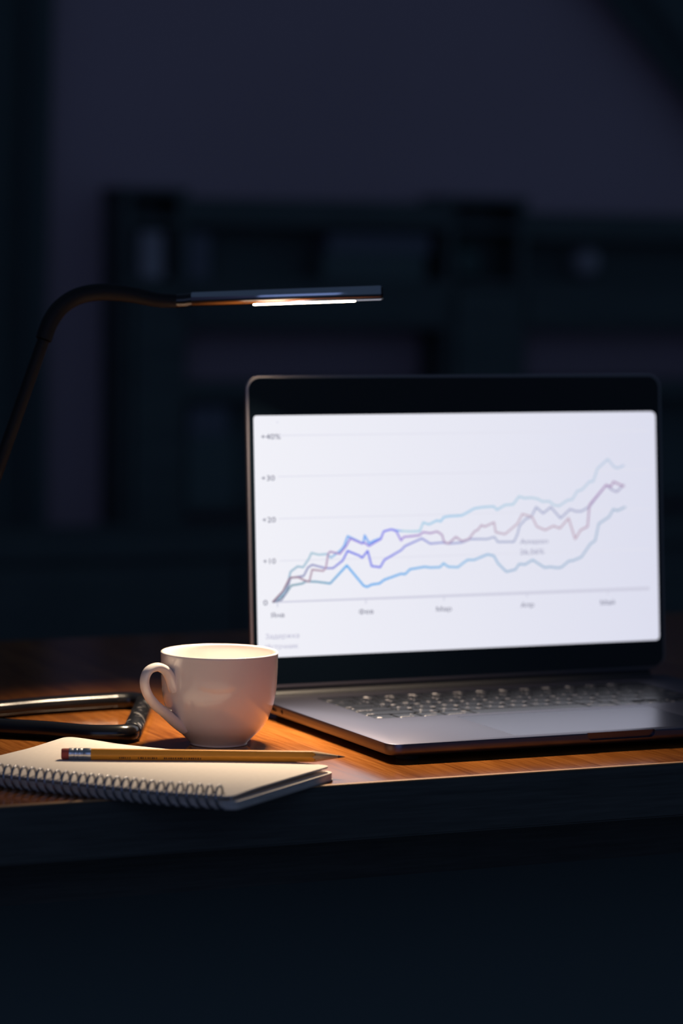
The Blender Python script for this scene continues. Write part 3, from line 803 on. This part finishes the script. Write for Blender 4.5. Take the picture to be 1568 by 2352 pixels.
loop = [(0.7990, 2.1270), (0.7940, 2.1375), (0.7840, 2.1410), (0.7719, 2.1410), (0.7226, 2.1366), (0.6856, 2.1285), (0.6420, 2.1175), (0.6190, 2.1110), (0.6110, 2.1000), (0.6200, 2.0840),
        (0.6601, 2.0455), (0.6851, 2.0242), (0.7073, 1.9990), (0.7258, 1.9905), (0.7360, 1.9920), (0.7425, 2.0005)]
lp = catmull([(a, b, bz) for a, b in loop], 8)
put('base_loop', sweep(rel(lp), 0.0066, 20), M['lamp_black'], lamp, smooth=60)
tag(put('base_crossbar', sweep(rel([(0.7398, 1.9945, bz), (0.7402, 1.9954, bz), (0.7990, 2.1265, bz), (0.7998, 2.1283, bz)]), [0.0064, 0.0069, 0.0069, 0.0064], 24), M['lamp_worn'], lamp, smooth=60), 'scuffed black crossbar of the lamp base')
put('base_joint', sweep(rel([(0.6124, 2.1066, 0.7440), (0.6124, 2.1066, 0.7620)]), 0.0085, 24), M['lamp_black'], lamp, smooth=40)

# ------------------------------------------------------------------ back of the room
side_b = thing('sideboard', 'long dark low sideboard standing in front of the bookcase', 'sideboard', (2.7, 5.21, 0))
put('body', box(-1.3, 1.3, -0.19, 0.20, 0.05, 0.55, 0.004), M['darker'], side_b, smooth=0)
put('top_board', box(-1.32, 1.32, -0.21, 0.20, 0.55, 0.575, 0.003), M['dark_furniture'], side_b, smooth=0)
put('plinth', box(-1.26, 1.26, -0.16, 0.18, 0.0, 0.05), M['darker'], side_b, smooth=0)
for k in range(4):
    x0 = -1.29 + k * 0.645
    dr = put('door', box(x0 + 0.004, x0 + 0.641, -0.207, -0.19, 0.06, 0.54, 0.002), M['dark_furniture'], side_b, smooth=0)
    put('handle', box(x0 + 0.58, x0 + 0.60, -0.221, -0.207, 0.25, 0.33, 0.003), M['rubber'], dr, smooth=0)

YF, YB = 5.46, 5.58
bc = thing('bookcase', 'dark shallow bookcase with two taller towers against the back wall', 'bookcase', (2.6, 5.52, 0))
def bpart(name, x0, x1, z0, z1, y0=YF, y1=YB, m='dark_furniture'):
    put(name, box(x0 - 2.6, x1 - 2.6, y0 - 5.52, y1 - 5.52, z0, z1, 0.0015), M[m], bc, smooth=0)
for xa, xb, zt in ((2.002, 2.130, 1.210), (2.683, 2.862, 1.206)):      # the two towers
    bpart('side_panel', xa, xa + 0.018, 0.0, zt - 0.012); bpart('side_panel', xb - 0.018, xb, 0.0, zt - 0.012)
    bpart('tower_top', xa - 0.004, xb + 0.004, zt - 0.012, zt)
    bpart('back_panel', xa + 0.018, xb - 0.018, 0.02, zt - 0.012, YB - 0.008, YB, 'darker')
    for z in (0.0, 0.40, 0.80, 1.024, 1.138):
        bpart('shelf', xa + 0.018, xb - 0.018, z, z + 0.014, YF + 0.003, YB - 0.008)
    bpart('tower_door', xa + 0.02, xb - 0.02, 0.42, 1.02, YF - 0.010, YF + 0.002)
for x0, x1, zt in ((2.130, 2.683, 1.192), (2.862, 3.46, 1.176)):       # middle and right bays
    bpart('top_board', x0, x1, zt - 0.052, zt)
    bpart('shelf', x0, x1, 1.024, 1.038)
    bpart('drawer_front', x0 + 0.003, x1 - 0.003, 0.955, 1.024, YF - 0.004, YF + 0.010)
    bpart('shelf', x0, x1, 0.943, 0.955)
    bpart('shelf', x0, x1, 0.804, 0.838)
    bpart('shelf', x0, x1, 0.586, 0.600)
    bpart('back_panel', x0, x1, 1.038, zt - 0.052, YB - 0.008, YB, 'darker')
    bpart('back_panel', x0, x1, 0.600, 0.804, YB - 0.008, YB, 'darker')
bpart('side_panel', 3.46, 3.48, 0.0, 1.176)

def prop(name, label, cat, x0, x1, y0, y1, z0, z1, m, group=None, bev=0.002):
    o = put(name, box(-(x1 - x0) / 2, (x1 - x0) / 2, -(y1 - y0) / 2, (y1 - y0) / 2, 0, z1 - z0, bev), M[m], loc=((x0 + x1) / 2, (y0 + y1) / 2, z0), smooth=0)
    return tag(o, label, cat, group)
def book(label, x0, x1, y0, y1, z0, z1, m, group=None):
    t = thing('book', label, 'book', ((x0 + x1) / 2, (y0 + y1) / 2, z0), group=group)
    hx, hy, h = (x1 - x0) / 2, (y1 - y0) / 2, z1 - z0
    put('spine', box(-hx, hx, -hy, -hy + 0.003, 0, h, 0.001), M[m], t, smooth=0)
    put('cover', box(-hx, -hx + 0.0025, -hy + 0.003, hy, 0, h), M[m], t, smooth=0)
    put('cover', box(hx - 0.0025, hx, -hy + 0.003, hy, 0, h), M[m], t, smooth=0)
    put('page_block', box(-hx + 0.0025, hx - 0.0025, -hy + 0.003, hy - 0.003, 0.003, h - 0.003), M['paper'], t, smooth=0)
    return t
book('pale upright book alone in the top opening of the left tower', 2.040, 2.086, 5.47, 5.565, 1.0385, 1.126, 'pale')
book('pale grey upright book at the left end of the middle bay', 2.137, 2.182, 5.47, 5.565, 1.0385, 1.124, 'blueish')
prop('storage_box', 'dark flat box at the right of the middle bay under a paler box', 'box', 2.42, 2.64, 5.468, 5.565, 1.0385, 1.090, 'darker')
prop('storage_box', 'pale flat box lying on the dark box in the middle bay', 'box', 2.43, 2.65, 5.468, 5.565, 1.0905, 1.128, 'blueish')
prop('storage_box', 'dark tall box on the lower shelf carrying a small blue grey box', 'box', 2.138, 2.235, 5.468, 5.565, 0.6005, 0.735, 'darker')
prop('storage_box', 'small blue grey box on a dark tall box left of the laptop', 'box', 2.142, 2.222, 5.470, 5.562, 0.7355, 0.792, 'blueish')
bm = bmesh.new(); bmesh.ops.create_uvsphere(bm, u_segments=24, v_segments=16, radius=0.031)
orn = thing('ball_ornament', 'round pale ball ornament on a small foot in the right bay', 'ornament', (3.022, 5.512, 1.0385))
me = from_bm(bm); put('ball', me, M['pale'], orn, (0, 0, 0.040), smooth=80)
put('foot', lathe([(0.018, 0), (0.018, 0.004), (0.008, 0.007), (0.008, 0.012)], 20, True, True), M['dark_furniture'], orn)
jar = put('green_vase', lathe([(0.02, 0), (0.034, 0.01), (0.038, 0.035), (0.03, 0.06), (0.016, 0.075), (0.018, 0.085)], 24, True, True), M['greenish'], loc=(2.745, 5.512, 1.0385))
tag(jar, 'small dark green vase in the opening of the right tower', 'vase')

def curtain(name, label, pts_top, pts_mid, pts_low, zs, amp, folds, y):
    """hanging cloth between inner edge curves; each of the three rows is (x_outer, x_inner)"""
    bm = bmesh.new()
    rows_ = [pts_top, pts_mid, pts_low]
    NZ, NU = 24, folds * 8
    g_ = []
    for i in range(NZ + 1):
        t = i / NZ * 2
        a, b = (rows_[0], rows_[1]) if t < 1 else (rows_[1], rows_[2])
        q = t if t < 1 else t - 1
        za, zb = (zs[0], zs[1]) if t < 1 else (zs[1], zs[2])
        x0, x1 = a[0] + (b[0] - a[0]) * q, a[1] + (b[1] - a[1]) * q
        z = za + (zb - za) * q
        row = []
        for k in range(NU + 1):
            s = k / NU
            row.append((x0 + (x1 - x0) * s, y + amp * sin(2 * pi * folds * s + 0.3 * sin(3 * t)), z))
        g_.append(row)
    off_ = 0.004
    lo = [[bm.verts.new(p) for p in r] for r in g_]
    hi = [[bm.verts.new((p[0], p[1] + off_, p[2])) for p in r] for r in g_]
    for G in (lo, hi):
        for i in range(NZ):
            for k in range(NU):
                bm.faces.new((G[i][k], G[i][k + 1], G[i + 1][k + 1], G[i + 1][k]))
    for i in range(NZ):
        for k in (0, NU):
            bm.faces.new((lo[i][k], lo[i + 1][k], hi[i + 1][k], hi[i][k]))
    for k in range(NU):
        for i in (0, NZ):
            bm.faces.new((lo[i][k], lo[i][k + 1], hi[i][k + 1], hi[i][k]))
    o = put(name, from_bm(bm), M['curtain'], smooth=60)
    return tag(o, label, 'curtain', None)
curtain('curtain', 'dark full length curtain hanging at the left end of the back wall', (1.20, 1.915), (1.22, 1.862), (1.24, 1.858), (2.85, 0.98, 0.02), 0.03, 8, 5.50)
curtain('curtain', 'dark curtain drawn aside diagonally at the upper right of the back wall', (2.60, 4.6), (3.67, 4.5), (3.72, 4.4), (2.10, 1.02, 0.02), 0.03, 9, 5.53)
